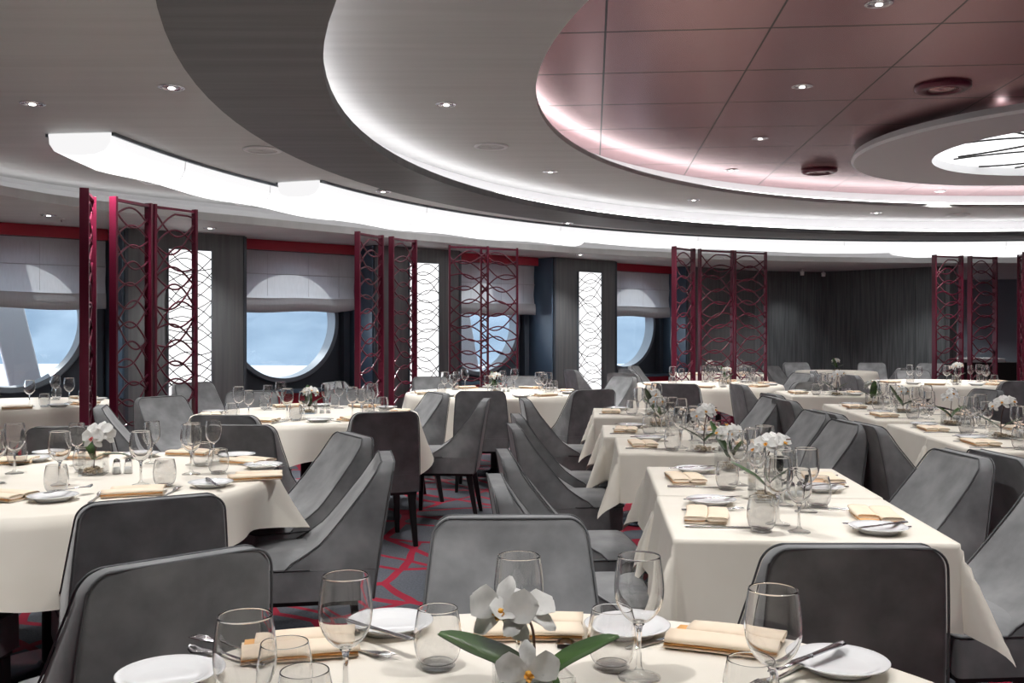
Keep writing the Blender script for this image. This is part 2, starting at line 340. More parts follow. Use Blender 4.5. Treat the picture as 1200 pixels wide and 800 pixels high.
# ---------------------------------------------------------------- portholes, niches, blinds
PR, PZ, PO = .685, 1.435, -.10
for k, w in enumerate(WIN):
    n = 48; mb = MB(); s0 = .55
    rect = []
    for i in range(n):
        a = 2*pi*i/n; c, d = cos(a), sin(a); L0 = min(((HW-PO if c > 0 else HW+PO)/abs(c)) if abs(c) > 1e-6 else 9, ((2.6-PZ) if d > 0 else PZ)/abs(d) if abs(d) > 1e-6 else 9)
        rect.append((w+PO+c*L0, PZ+d*L0))
    for sx in (0, .05):
        vs = [W(t, s0+sx, z) for t, z in rect]+[W(w+PO+PR*cos(2*pi*i/n), s0+sx, PZ+PR*sin(2*pi*i/n)) for i in range(n)]
        mb.add(vs, [(i, (i+1)%n, n+(i+1)%n, n+i) for i in range(n)])
    structure(mb.build('wall_left', M['niche'], smooth=False))
    # window: rim and pane
    wn = empty('window_%d' % (k+1), W(w+PO, s0, PZ)); structure(wn)
    inv = wn.location
    def L(t, s, z): p = W(t, s, z); return (p[0]-inv[0], p[1]-inv[1], p[2]-inv[2])
    sec = [(PR-.02,-.06),(PR+.03,-.06),(PR+.04,-.04),(PR+.04,.11),(PR-.03,.11)]
    MB().grid([[L(w+PO+r*cos(2*pi*i/64), s0+s, PZ+r*sin(2*pi*i/64)) for r, s in sec] for i in range(64)], True, True).build('window_frame', M['frame'], wn, auto=35)
    MB().grid([[L(w+PO+r*cos(2*pi*i/48), s0+s, PZ+r*sin(2*pi*i/48)) for r, s in ((0.001,.08),(PR-.025,.08),(PR-.025,.092),(.001,.092))] for i in range(48)], True, True).build('pane', M['pane'], wn, auto=35)
    # red fascia, sill, red lower panel: setting trim
    def wbox(t0, t1, s0_, s1_, z0, z1): return MB().hexa([W(t0,s0_,z0),W(t1,s0_,z0),W(t1,s1_,z0),W(t0,s1_,z0),W(t0,s0_,z1),W(t1,s0_,z1),W(t1,s1_,z1),W(t0,s1_,z1)])
    structure(wbox(w-HW+.002, w+.72, .22, .26, 2.235, LOW-.002).build('trim_3', M['red'], smooth=False))
    structure(wbox(w-HW+.002, w+HW-.002, .40, .549, 0.0, .60).build('trim_4', M['red'], smooth=False))
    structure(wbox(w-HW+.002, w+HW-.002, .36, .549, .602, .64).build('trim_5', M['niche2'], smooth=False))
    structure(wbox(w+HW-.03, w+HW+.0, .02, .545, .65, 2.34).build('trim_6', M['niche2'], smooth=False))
    structure(wbox(w+.66, w+.74, .44, .54, .65, 2.34).build('trim_7', M['niche'], smooth=False))
    structure(wbox(w-HW-.02, w-HW+.012, -.012, .05, 0, 2.34).build('trim_8', M['niche'], smooth=False))
    structure(wbox(w+HW-.012, w+HW+.02, -.012, .05, 0, 2.34).build('trim_8', M['niche'], smooth=False))
    # roman blind
    names = ['added unseen porthole beyond the first', 'porthole cut by the burgundy post', 'whole porthole over the round table', 'porthole behind the twin lattice screens', 'last porthole beside the triple screens']
    br = empty('roman_blind', W(w, .3, 2.235)); tag(br, 'pale grey roman blind half lowered over the '+names[k], 'blind', 'roman blinds'); inv2 = br.location
    def L2(t, s, z): p = W(t, s, z); return (p[0]-inv2[0], p[1]-inv2[1], p[2]-inv2[2])
    zb = 1.54; rnd = random.Random(k)
    G = []
    for i in range(25):
        t = w-.76+1.48*i/24; row = []
        for j in range(17):
            z = 2.232-(2.232-zb-.15)*j/16
            s = .30+.006*sin(t*9+k)+.012*sin(j/16*pi*2.02)**2*(1 if j > 8 else .5)+.004*sin(t*23+z*7)
            row.append(L2(t, s, z+(.012*sin(t*5+k*2) if j == 16 else 0)))
        G.append(row)
    MB().grid(G).build('blind_cloth', M['blind'], br)
    G = []
    for i in range(25):
        t = w-.76+1.48*i/24; sag = .012*sin(t*5+k*2)+(.05*max(0,(i-19)/5) if k == 2 else 0)
        G.append([L2(t, .285+.004*sin(t*11), zb+.16+sag*.4), L2(t, .275, zb+.08+sag), L2(t, .28, zb+sag), L2(t, .30, zb+.002+sag), L2(t, .315, zb+.1+sag)])
    MB().grid(G).build('hem_fold', M['blind2'], br)
    for z in (1.97,):
        MB().tube([L2(w-.76+1.48*i/10, .288, z) for i in range(11)], .004, 5).build('batten', M['blind2'], br)
    for dt in (-.42, .1, .5):
        MB().tube([L2(w+dt, .29, 2.2), L2(w+dt, .29, 1.72)], .0016, 4).build('seam', M['blind2'], br)
    if k in (2, 4):
        MB().tube([L2(w+.70+.012*sin(q*.8), .24, 1.55-q*.07) for q in range(12)]+[L2(w+.74, .24, .79), L2(w+.76,.24,.9)], .005, 5).build('pull_cord', M['cord'], br)

# backlit wall panels with wave pattern
def waves(wd, ht, n, r, seed, axis, y=0, z0=0):
    """crossing wave bars between two posts, in the x-z plane"""
    rnd = random.Random(seed); mb = MB(); lo, hi = z0+.01, z0+ht-.01
    for k in range(n):
        z = z0+ht*(k+.5)/n; amp = rnd.uniform(.085,.15)*(1 if k % 2 else -1)*min(1, wd/.36); tilt = rnd.choice((.02,.05,.10))*rnd.uniform(.6,1)*(1 if rnd.random() < .5 else -1)
        za, zb_ = z-amp*.55-tilt, z-amp*.55+tilt; pk = rnd.uniform(.92,1.08)
        ends = [za, zb_, (za+zb_)/2+amp]; sh = max(0, lo-min(ends))-max(0, max(ends)-hi); za += sh; zb_ += sh
        pts = [(-wd/2+wd*i/12, y, min(max(za+(zb_-za)*i/12+amp*sin(pi*(i/12)**pk), lo), hi)) for i in range(13)]
        mb.tube(pts, r, 5)
    return mb
ang = atan2(WU[1], WU[0])
for k, (t0, t1, lab) in enumerate(((1.53,1.98,'tall backlit white wave panel behind the big folded burgundy screen'),(4.5,4.93,'tall backlit white wave panel behind the paired narrow burgundy screens'),(7.38,7.83,'tall backlit white wave panel on bare wall, no screen before it'))):
    c = W((t0+t1)/2, -.004, .38); o = empty('wall_light_panel', c, ang); tag(o, lab, 'wall light', 'backlit wall panels'); wd = t1-t0; ht = 1.78
    MB().box(-wd/2, wd/2, -.03, 0, 0, ht).build('diffuser', M['panel'], o, smooth=False)
    mb = MB()
    for a in ((-wd/2-.008,-wd/2-.001),(wd/2+.001,wd/2+.008)): mb.box(a[0],a[1],-.04,0,-.008,ht+.008)
    mb.box(-wd/2,wd/2,-.04,0,ht+.001,ht+.008); mb.box(-wd/2,wd/2,-.04,0,-.008,-.001)
    mb.build('panel_frame', M['frame'], o, smooth=False)
    waves(wd, ht, 30, .0052, 11+k, 0, -.042).build('lattice', M['blackm'], o)

# burgundy lattice screens
SH = 2.30
lat = {}
def screen(P, Q, lab, bar=.055, th=.022, rod=.008, n=30):
    dx, dy = Q[0]-P[0], Q[1]-P[1]; wd = sqrt(dx*dx+dy*dy)
    o = empty('lattice_screen', ((P[0]+Q[0])/2, (P[1]+Q[1])/2, 0), atan2(dy, dx)); tag(o, lab, 'screen', 'burgundy lattice screens')
    for sx in (-1, 1):
        a = sx*wd/2; MB().box(min(a,a-sx*th), max(a,a-sx*th), -bar/2, bar/2, 0, SH).build('post', M['burg'], o, smooth=False, bevel=.002)
    for z in (0.03, SH-.02): MB().box(-wd/2+th, wd/2-th, -bar*.3, bar*.3, z-.012, z+.008).build('rail', M['burg'], o, smooth=False)
    key = round(wd, 2)
    waves(wd-2*th, SH-.1, n, rod, int(key*100)+len(lab), 0, 0, .05).build('lattice', M['burg'], o)
screen((-2.92,6.58), (-3.06,7.03), 'lone burgundy lattice screen seen edge on, standing before the cut porthole', .06)
screen((-2.90,7.00), (-2.78,7.40), 'big burgundy lattice screen, window end of the folded pair', .06, .024)
screen((-2.765,7.42), (-2.55,7.78), 'burgundy lattice screen on the folded pair, half before the glowing panel', .05, .024)
screen((-1.52,9.45), (-1.33,9.85), 'slim burgundy lattice screen beside the whole porthole', .06)
screen((-1.25,9.95), (-1.04,10.35), 'slim burgundy lattice screen overlapping the middle glowing panel', .06)
screen((-.72,10.96), (-.27,11.12), 'pale burgundy lattice screen before the third porthole, window end one', .03, .02)
screen((-.37,11.2), (.07,11.36), 'pale burgundy lattice screen before the third porthole, overlapping its twin', .03, .02)
screen((1.86,11.1), (2.15,11.42), 'burgundy lattice screen next to the last porthole, first of three', .06)
screen((2.22,11.45), (2.68,11.7), 'middle burgundy lattice screen of the three before dark wall', .05)
screen((2.70,11.72), (3.15,11.95), 'burgundy lattice screen of three, outermost against the dark panelled wall', .04)
screen((5.40,12.35), (5.83,12.5), 'burgundy lattice screen at the edge of the dark panelled wall', .07)
screen((5.95,12.55), (6.37,12.7), 'burgundy lattice screen before the blue grey doorway wall', .07)
screen((6.33,11.9), (6.5,12.35), 'narrow burgundy lattice screen turned edge on near the glass counter', .06)
screen((6.32,11.6), (6.75,11.72), 'burgundy lattice screen cut off by the picture edge', .05)

# ceiling fixtures
def ceil_z(x, y):
    r = sqrt((x-CX)**2+(y-CY)**2)
    return 2.94 if r < 5.6 else 2.76 if r < 6.72 else 2.545 if r < 7.34 else MAIN
dl = empty('downlight')
MB().lathe([(.045,-.001),(.062,-.004),(.068,-.003),(.068,.0),(.045,.02)], 24, True).build('trim_ring', M['steel'], dl)
MB().lathe([(.045,.0),(.036,-.003),(.024,-.0045),(.0005,-.005)], 20).build('reflector', M['steel'], dl)
MB().lathe([(.018,-.005),(.016,-.009),(.0005,-.010)], 12).build('lamp', M['lamp'], dl)
dlp = Proto(dl)
dpix = [(38,121,MAIN,'grey ceiling nearest the window corner'),(201,102,MAIN,'grey ceiling beside the dark ring'),(449,224,2.545,'dark ring above the inner trough'),
 (665,261,2.545,'dark ring above the bare glowing panel'),(523,122,2.76,'inner grey ring, biggest of them'),(645,201,2.76,'inner grey ring, second along it'),(813,234,2.76,'inner grey ring, third along it'),
 (1027,249,2.76,'inner grey ring, fourth along it'),(891,162,2.94,'red ceiling, third row away'),(940,101,2.94,'red ceiling, second row away'),(1030,4,2.94,'red ceiling, cut by the picture top'),(857,199,2.94,'red ceiling, near its glowing rim'),
 (1102,224,2.94,'red ceiling, beyond the round skylight'),(57,252,LOW,'low ceiling before the cut porthole'),(246,267,LOW,'low ceiling above the first glowing panel'),(680,298,LOW,'low ceiling above the bare glowing panel')]
LIGHTS = []
for px, py, z, lab in dpix:
    x, y = at(px, py, z); dlp.put(x, y, z-.001, 0, 'small round chrome downlight in the '+lab, 'ceiling downlights'); LIGHTS.append((x, y, z))
dl['category'] = 'downlight'
for o_ in [o for o in col.objects if o.name.startswith('downlight')]: o_['category'] = 'downlight'
extra = [(-.25,1.35),(1.0,1.9),(-1.3,2.4),(0.3,3.4),(1.75,3.0),(-1.9,3.6),(3.5,4.7),(3.5,6.9),(3.4,8.9),(3.3,10.9),(3.0,2.4),(5.4,4.5),(5.4,10.2),(5.6,11.8),(-1.2,6.7),(-2.9,6.9),(.4,9.9),(-.7,8.9),(2.0,12.3),(4.5,13.3),(8.2,18.6),(9.6,17.6),(4.3,15.2),(6.1,14.75)]  # beams without fixtures; the last ones added to brighten doorway and dark wall
for x, y in extra: LIGHTS.append((x, y, LOW if y > 14.5 else ceil_z(x, y)))
for i, (x, y, z) in enumerate(LIGHTS):
    ld = bpy.data.lights.new('downlight_and_fill_beam', 'SPOT'); ld.energy = 62; ld.spot_size = radians(112); ld.spot_blend = .85; ld.shadow_soft_size = .035; ld.color = (1,.988,.972)
    lo = bpy.data.objects.new('downlight_and_fill_beam', ld); col.objects.link(lo); lo.location = (x, y, z-.03)
# speakers and detector
spk = empty('ceiling_speaker'); tag(spk, 'round ceiling speaker in the grey ceiling', 'speaker', 'round ceiling speakers')
MB().lathe([(.10,-.012),(.125,-.012),(.135,-.006),(.135,0),(.10,0)], 32, True).build('rim', M['white'], spk)
MB().lathe([(.0005,-.009),(.10,-.009),(.10,-.001),(.0005,-.001)], 32, True).build('grille', M['ceil'], spk)
sp_ = Proto(spk)
for px, py, z, lab in ((308,175,MAIN,'round white speaker in the grey ceiling by the dark ring'),(576,171,2.76,'round grey speaker flush in the inner grey ring'),(1123,251,2.76,'round grey speaker flush in the grey ring under the skylight')):
    x, y = at(px, py, z); sp_.put(x, y, z-.001, 0, lab)
rs = empty('red_ceiling_speaker'); tag(rs, 'round ceiling speaker in the grey ceiling', 'speaker', 'red speakers on the red ceiling')
MB().lathe([(.10,-.03),(.15,-.035),(.175,-.02),(.175,0),(.10,0)], 36, True).build('rim', M['burg'], rs)
MB().lathe([(.0005,-.026),(.10,-.026),(.10,-.001),(.0005,-.001)], 32, True).build('grille', M['red_ceiling'], rs)
rp = Proto(rs)
for px, py, lab in ((1105,100,'big round red speaker hanging from the red ceiling above the skylight ring'),(960,199,'small looking round red speaker near the rim of the red ceiling')):
    x, y = at(px, py, 2.94); rp.put(x, y, 2.939, 0, lab)
x, y = at(312, 218, MAIN); o = empty('smoke_detector', (x, y, MAIN)); tag(o, 'small white smoke detector on the grey ceiling between the troughs', 'smoke detector')
MB().lathe([(.0005,-.055),(.03,-.055),(.045,-.045),(.05,-.02),(.065,-.018),(.065,-.001),(.0005,-.001)], 24, True).build('body', M['white'], o)
MB().lathe([(.046,-.04),(.052,-.04),(.052,-.03),(.046,-.03)], 20, True).build('vent_ring', M['frame'], o)
sk = empty('sprinkler'); sk['category'] = 'sprinkler'
MB().lathe([(.0005,-.004),(.028,-.004),(.03,-.001),(.0005,-.001)], 16, True).build('plate', M['white'], sk); MB().tube([(0,0,-.004),(0,0,-.03)], .006).build('nozzle', M['steel'], sk)
kp_ = Proto(sk)
for px, py, z, lab in ((50,250,LOW,'tiny sprinkler on the low ceiling before the cut porthole'),(72,256,LOW,'tiny sprinkler on the low ceiling beside the edge on screen'),(848,301,LOW,'tiny sprinkler on the low ceiling above the triple screens'),(330,222,MAIN,'tiny sprinkler next to the white smoke detector')):
    x, y = at(px, py, z); kp_.put(x, y, z+.001, 0, lab, 'ceiling sprinklers')
# wall spots on the low ceiling by the dark corner
for px, py, lab in ((940,316,'small white spotlight washing the dark wall corner'),(965,320,'small white camera at the dark wall corner')):
    Y = 15.9 if px < 950 else 16.2; x = (px-600)/F*Y; o = empty('wall_washer' if px < 950 else 'ceiling_camera', (x, Y, LOW)); tag(o, lab, 'spotlight' if px < 950 else 'camera')
    MB().lathe([(.0005,-.11),(.03,-.11),(.035,-.05),(.02,-.04),(.0005,-.04)], 16, True).build('body', M['white'], o); MB().tube([(0,0,-.05),(0,0,-.001)], .008).build('stem', M['white'], o)
ld = bpy.data.lights.new('wall_washer_beam', 'SPOT'); ld.energy = 20; ld.spot_size = radians(85); ld.spot_blend = 1; ld.shadow_soft_size = .03
lo = bpy.data.objects.new('wall_washer_beam', ld); col.objects.link(lo); lo.location = (4.75,15.8,2.2); lo.rotation_euler = (radians(25), 0, radians(10))

# outside: water, far wooded shore, davits
structure(MB().add([(-300,14,-6),(60,14,-6),(300,420,-6),(-400,420,-6)], [(0,1,2,3)]).build('sea_water', M['sea']))
G = []
for i in range(81):
    x = -260+8*i; top = 26+9*sin(i*.21)+5*sin(i*.53+1)+2*sin(i*1.7)
    G.append([(x, 212+j*9+6*sin(i*.4+j), -6+(top+6)*min(1, (j/6)**.7)+1.5*sin(i*2.3+j*1.9)*(j > 0)) for j in range(8)])
structure(MB().grid(G).build('hills', M['hill']))
for k, (t, z0, z1, lean, lab) in enumerate(((.87,.2,2.1,-.7,'white slanting davit strut outside the cut porthole'),(7.0,.2,2.1,-.7,'white slanting davit strut outside the twin screen porthole'))):
    a, b = W(t, 1.6, -.5), W(t+lean, 1.6, 2.6); w_ = .17
    o = MB().hexa([(a[0]-w_*.76,a[1]-w_*.65,a[2]),(a[0]+w_*.76,a[1]+w_*.65,a[2]),(a[0]+w_*.6-.1,a[1]+w_*.6+.15,a[2]),(a[0]-w_*.8-.1,a[1]-w_*.5+.15,a[2]),
               (b[0]-w_*.76,b[1]-w_*.65,b[2]),(b[0]+w_*.76,b[1]+w_*.65,b[2]),(b[0]+w_*.6-.1,b[1]+w_*.6+.15,b[2]),(b[0]-w_*.8-.1,b[1]-w_*.5+.15,b[2])]).build('davit_strut', M['ship'], smooth=False, bevel=.02)
    tag(o, lab, 'strut')

# ---------------------------------------------------------------- dining chair
def chair_proto():
    """upholstered side chair: wedge backrest flush with its piped edges, boxed seat, black tapered legs"""
    root = empty('dining_chair'); hw, fy, by = .228, .255, -.215; zb, zt = .335, .832; rt = .048
    front = [(.44,.33),(.475,.295),(.50,.25),(.54,.195),(.58,.156),(.66,.092),(.73,.036),(.80,-.012),(.82,-.022),(.834,-.034)]
    def yf(z): return by+clampi(z, front)
    def yb(z): u = (z-zb)/(zt-zb); return by-.070*u-.010*u*u
    def hwz(z):
        u = (z-zb)/(zt-zb); h = hw-.026*u*u-.004*u
        if z > zt-rt: q = (z-(zt-rt))/rt; h -= rt*(1-sqrt(max(0, 1-q*q)))*.95
        return h
    def ring(z, ins=0, y0=None, y1=None):
        h = hwz(z)-ins; a = (yb(z) if y0 is None else y0)+ins; b = (yf(z) if y1 is None else y1)-ins; r = min(.014, (b-a)*.4); out = []
        for cx, cy_, s0 in ((h-r, b-r, 0), (-h+r, b-r, 1), (-h+r, a+r, 2), (h-r, a+r, 3)):
            for q in range(4): t = pi/2*s0+pi/2*q/3; out.append((cx+r*cos(t), cy_+r*sin(t), z))
            if s0 == 0:
                for q in range(1, 8): x = (h-r)*(1-2*q/8); out.append((x, b-.016*(1-(x/h)**2)*min(1, (zt-z)/.1+.1), z))
            if s0 == 2:
                for q in range(1, 8): x = -(h-r)*(1-2*q/8); out.append((x, a-.004*(1-(x/h)**2), z))
        return out
    zs = [.445,.46,.475,.49,.51,.54,.57,.61,.65,.69,.73,.76]+[zt-rt+rt*sin(radians(a)) for a in (0,12,24,35,46,56,65,73,80)]
    rings = [ring(z) for z in zs]+[ring(.8316, .005), ring(.8328, .011), ring(.8334, .019)]
    mb = MB().grid(rings, cv=True); L = len(rings[0]); o_ = (len(rings)-1)*L
    half = L//2  # close the top with strips front to back
    mb.f.append(tuple(o_+i for i in range(L))); mb.mi.append(0)
    mb.build('backrest', M['velvet'], root, auto=60)
    def loop(get): 
        left = [(-hwz(z), get(z), z) for z in zs]; right = [(-p[0], p[1], p[2]) for p in reversed(left)]
        h = hwz(zs[-1]); g_ = get(zs[-1]); mid = [(-h+2*h*q/8, g_, .8315) for q in range(0, 9)]
        return left+mid+right
    MB().tube([(x, y+.001, z) for x, y, z in loop(yf)], .0030, 6).build('front_piping', M['pipe'], root)
    lo_ = [(-hwz(z), yb(z), z) for z in (.336,.38,.42)]
    MB().tube(lo_+loop(yb)+[(-p[0],p[1],p[2]) for p in reversed(lo_)], .0030, 6).build('rear_piping', M['pipe'], root)
    # boxed lower body
    rings = [ring(z, 0, yb(z), fy) for z in (zb,.36,.40,.43,.444)]; mb = MB().grid(rings, cv=True); L = len(rings[0])
    mb.f.append(tuple(range(L-1,-1,-1))); mb.f.append(tuple((len(rings)-1)*L+i for i in range(L))); mb.mi += [0,0]
    mb.build('seat_frame', M['velvet'], root, auto=50)
    G = []; w_, y0, y1 = hw-.006, by+.16, fy+.008
    for i in range(17):
        row = []
        for j in range(15):
            u, v = -1+2*i/16, -1+2*j/14; x = w_*u; y = (y0+y1)/2+(y1-y0)/2*v
            if v > .6 and abs(u) > .8: y -= .02*((abs(u)-.8)/.2)**2
            e = max(abs(u), v); row.append((x, y, .452+.032*(1-max(0,e)**7)+.010*(1-u*u)*(1-v*v)))
        G.append(row)
    rim = [G[i][0] for i in range(17)]+[G[16][j] for j in range(1,15)]+[G[i][14] for i in range(15,-1,-1)]+[G[0][j] for j in range(13,0,-1)]
    MB().grid(G).grid([[(p[0]*k1, p[1], z) for k1, z in ((1,.452),(1.008,.449),(1.0,.446))] for p in rim], cu=True).build('seat', M['velvet'], root)
    fr = [G[0][j] for j in range(3,15)]+[G[i][14] for i in range(1,17)]+[G[16][j] for j in range(13,2,-1)]
    MB().tube([(p[0]*1.012, p[1]+.002, .450) for p in fr], .0038, 5).build('seat_piping', M['pipe'], root)
    MB().box(-hw+.02, hw-.02, by+.02, fy-.012, zb-.02, zb-.001).build('underframe', M['legs'], root, smooth=False)
    for sx in (-1, 1):
        for yy, dy in ((fy-.045,.012), (by+.045,-.055)):
            x = sx*(hw-.04); a, b = .021, .013
            MB().hexa([(x+sx*.012-b,yy+dy-b,0),(x+sx*.012+b,yy+dy-b,0),(x+sx*.012+b,yy+dy+b,0),(x+sx*.012-b,yy+dy+b,0),
                       (x-a,yy-a,zb-.021),(x+a,yy-a,zb-.021),(x+a,yy+a,zb-.021),(x-a,yy+a,zb-.021)]).build('leg', M['legs'], root, smooth=False, bevel=.002)
    tag(root, 'x', 'chair'); return Proto(root)
CH = chair_proto()
VP = (.0828, .9966)
chairs = [
 # front table, far side
 (0.0,2.27, .02,-1, 'light grey velvet chair facing the front round table, between its glasses and the aisle', 'chairs'),
 # beside T2
 (-.89,2.28, -.66,.75, 'biggest dark grey velvet chair back, its edge over the front round table'),
 (-1.18,3.04, -.5,.86, 'dark velvet chair pushed against the post-side round table, behind the biggest chair'),
 (-.76,3.74, -.985,-.17, 'dark velvet armless chair in profile on the aisle side of the orchid round table'),
 (-.98,4.42, -.86,-.5, 'grey velvet chair just behind the dark profile chair, its inner back showing'),
 (-1.78,2.78, .05,1, 'velvet chair cut by the picture border with only seat and black legs showing'),
 # T3 / T4
 (-1.42,5.28, .05,1, 'dark velvet chair back between the two round tables by the whole porthole'),
 (-1.64,5.86, .12,1, 'dark velvet chair back partly behind another, under the burgundy folded screens'),
 (-2.32,5.2, -.2,1, 'dark velvet chair back behind the big pale orchid'),
 (-2.42,7.05, .8,-.6, 'light grey velvet chair in front of the folded burgundy screens, seat turned inward'),
 (-2.42,6.35, .93,.3, 'velvet chair with blue lit outer back before the folded burgundy screens'),
 (-.86,6.06, -.36,.93, 'tall dark velvet chair back on the aisle side of the whole-porthole table'),
 (-2.05,7.62, .3,-1, 'grey velvet chair under the porthole, window-corner side of the white flower'),
 (-1.38,7.85, -.15,-1, 'grey velvet chair under the porthole, behind the wine glasses'),
 (-1.2,8.4, .85,.45, 'blue tinged velvet chair turned away beside the slim burgundy screens'),
 (-1.45,9.15, .9,-.3, 'small light grey chair at the foot of the slim screen'),
 (-.78,10.1, .35,-1, 'grey velvet chair standing before the middle glowing panel'),
 (-2.85,9.0, .7,-.7, 'grey velvet chair by the wall behind the folded burgundy screens'),
 # between T3 and T5
 (-.83,7.55, -.9,-.42, 'light grey velvet chair with dark wing turned to the porthole table'),
 (-.46,6.9, -1,.04, 'grey velvet chair in full profile, seat towards the portholes'),
 (-.25,8.12, .02,1, 'upright grey velvet chair back before the twin-screen table'),
 (.56,8.28, -.45,.9, 'dark grey velvet chair back on the aisle side of the twin-screen table'),
 (.98,10.25, -.85,-.5, 'light grey velvet chair under the bare glowing panel'),
 (.12,10.25, 0,-1, 'grey velvet chair behind the white flowers of the twin-screen table'),
 # row A, aisle side
 (.22,3.18, .99,.08, 'frontmost grey velvet chair at the aisle side of the centre row'),
 (.24,3.88, .99,.08, 'second grey velvet chair along the aisle side of the centre row'),
 (.28,4.98, .99,.08, 'third grey velvet chair along the aisle side of the centre row'),
 (.30,5.60, .99,.08, 'fourth grey velvet chair along the aisle side of the centre row'),
 (.36,6.95, .99,.08, 'last grey velvet chair along the aisle side of the centre row'),
 # row A, inner side and end
 (.78,2.46, .0,1, 'dark velvet chair back at the head of the centre row'),
 (1.5,2.98, -.99,-.08, 'light velvet chair cut by the picture border at the first centre-row table'),
 (1.53,3.84, -.99,-.08, 'light grey velvet chair on the inner side of the second centre-row table'),
 (1.55,5.18, -.99,-.08, 'light grey velvet chair on the inner side of the third centre-row table'),
 (1.60,5.85, -.99,-.08, 'light grey velvet chair on the inner side of the fourth centre-row table'),
 (1.66,7.1, -.99,-.08, 'light grey velvet chair on the inner side of the fifth centre-row table'),
 # row B, inner side
 (2.2,3.85, .99,.08, 'velvet chair back at the picture border, turned from the centre row'),
 (2.12,5.10, .99,.08, 'dark velvet chair back beside the first outer-row table'),
 (2.16,5.80, .99,.08, 'dark velvet chair back beside the second outer-row table'),
 (2.2,6.85, .99,.08, 'grey velvet chair back beside the third outer-row table'),
 (2.28,7.50, .99,.08, 'grey velvet chair back beside the fourth outer-row table'),
 (2.34,8.85, .99,.08, 'blue lit velvet chair beside the fifth outer-row table'),
 (3.72,8.05, -.99,-.08, 'light grey velvet chair on the outer side of the fourth outer-row table'),
 (3.62,6.5, -.99,-.08, 'grey velvet chair on the outer side of the third outer-row table'),
 # D, E, F, G, H
 (1.62,9.2, .35,1, 'broad dark velvet chair back before the triple-screen table'),
 (2.76,9.5, -.4,.9, 'small black looking chair back beside the cloth of the triple-screen table'),
 (3.12,11.1, -.95,-.3, 'light grey chair on the outer side of the triple-screen table'),
 (1.45,11.45, .6,.8, 'dark chair before the last porthole, lowest of three'),
 (1.72,12.5, .9,.3, 'dark chair before the last porthole, middle of three'),
 (1.95,13.45, .9,-.4, 'pale chair against the wall under the last porthole'),
 (1.0,12.3, .9,.3, 'grey chair between bare glowing panel and last porthole'),
 (3.85,13.45, .6,-.6, 'blue grey chair at the dark wall corner table'),
 (4.5,14.95, .1,-1, 'olive lit chair against the dark wall, porthole side'),
 (5.5,14.7, -.3,-1, 'olive lit chair against the dark wall, outer side'),
 (5.0,13.0, -.6,.5, 'dark chair turned to the dark wall corner table'),
 (6.2,14.6, -.8,-.6, 'pale chair half hidden at the end of the dark wall'),
 (4.02,10.75, .95,.1, 'grey chair back on the porthole side of the paired-screen table'),
 (3.95,11.75, .8,-.3, 'blue lit chair beyond the paired-screen table'),
 (5.0,11.85, -.1,-1, 'dark wide chair behind the paired-screen table'),
 (4.95,9.7, -.1,1, 'large dark chair back under the white flowers by the border'),
 (6.15,9.6, .1,1, 'dark chair back below the split screens'),
]
for c in chairs:
    x, y, fx, fy_ = c[:4]; CH.put(x, y, 0, atan2(-fx, fy_), c[4], 'grey velvet dining chairs')

# ---------------------------------------------------------------- tables, cloths
def pedestal(root, zt):
    MB().lathe([(.0005,0),(.27,0),(.275,.008),(.26,.02),(.06,.035),(.05,.05),(.0005,.05)], 40, True).build('base', M['base'], root)
    MB().lathe([(.04,.04),(.04,zt-.04),(.09,zt-.03),(.0005,zt-.03)], 20).build('pedestal', M['legs'], root)
class Tab: pass
TABLES = {}
def round_table(key, x, y, R, name, rz=.3, hem=.2, corner=.16, lab=None):
    t = empty('round_table', (x, y, 0)); tag(t, 'round pedestal table under cloth, the '+name, 'table', 'round dining tables')
    MB().lathe([(.0005,.715),(R-.03,.715),(R-.012,.72),(R-.01,.745),(.0005,.745)], 48, True).build('tabletop', M['legs'], t, auto=30)
    pedestal(t, .715)
    N = 128; rnd = random.Random(key); G = []
    ph = [rnd.uniform(0,6.28) for _ in range(4)]
    for i in range(N):
        a = 2*pi*i/N; row = []
        for r in (.001, .3, .6, .85): row.append((R*r*cos(a), R*r*sin(a), .75))
        c4 = abs(cos(2*(a-rz)))**2.5; Lh = hem+corner*c4
        w_ = .6*sin(8*a+ph[0])+.3*sin(13*a+ph[1])+.35*sin(5*a+ph[2])
        row.append((R*.985*cos(a), R*.985*sin(a), .75)); row.append(((R+.004)*cos(a), (R+.004)*sin(a), .7465))
        for j in range(1, 8):
            f = j/7; r = R+.012+.035*f+.062*w_*f*f**.3+.05*c4*f; row.append((r*cos(a), r*sin(a), .746-(Lh-.0)*f))
        G.append(row)
    o = MB().grid(G, cu=True).build('tablecloth', M['cloth'], loc=(x, y, 0)); tag(o, 'cream round-table cloth with soft folds on the '+name, 'tablecloth', 'cream tablecloths')
    T = Tab(); T.c = (x, y); T.R = R; T.name = name; T.round = True; TABLES[key] = T; return T
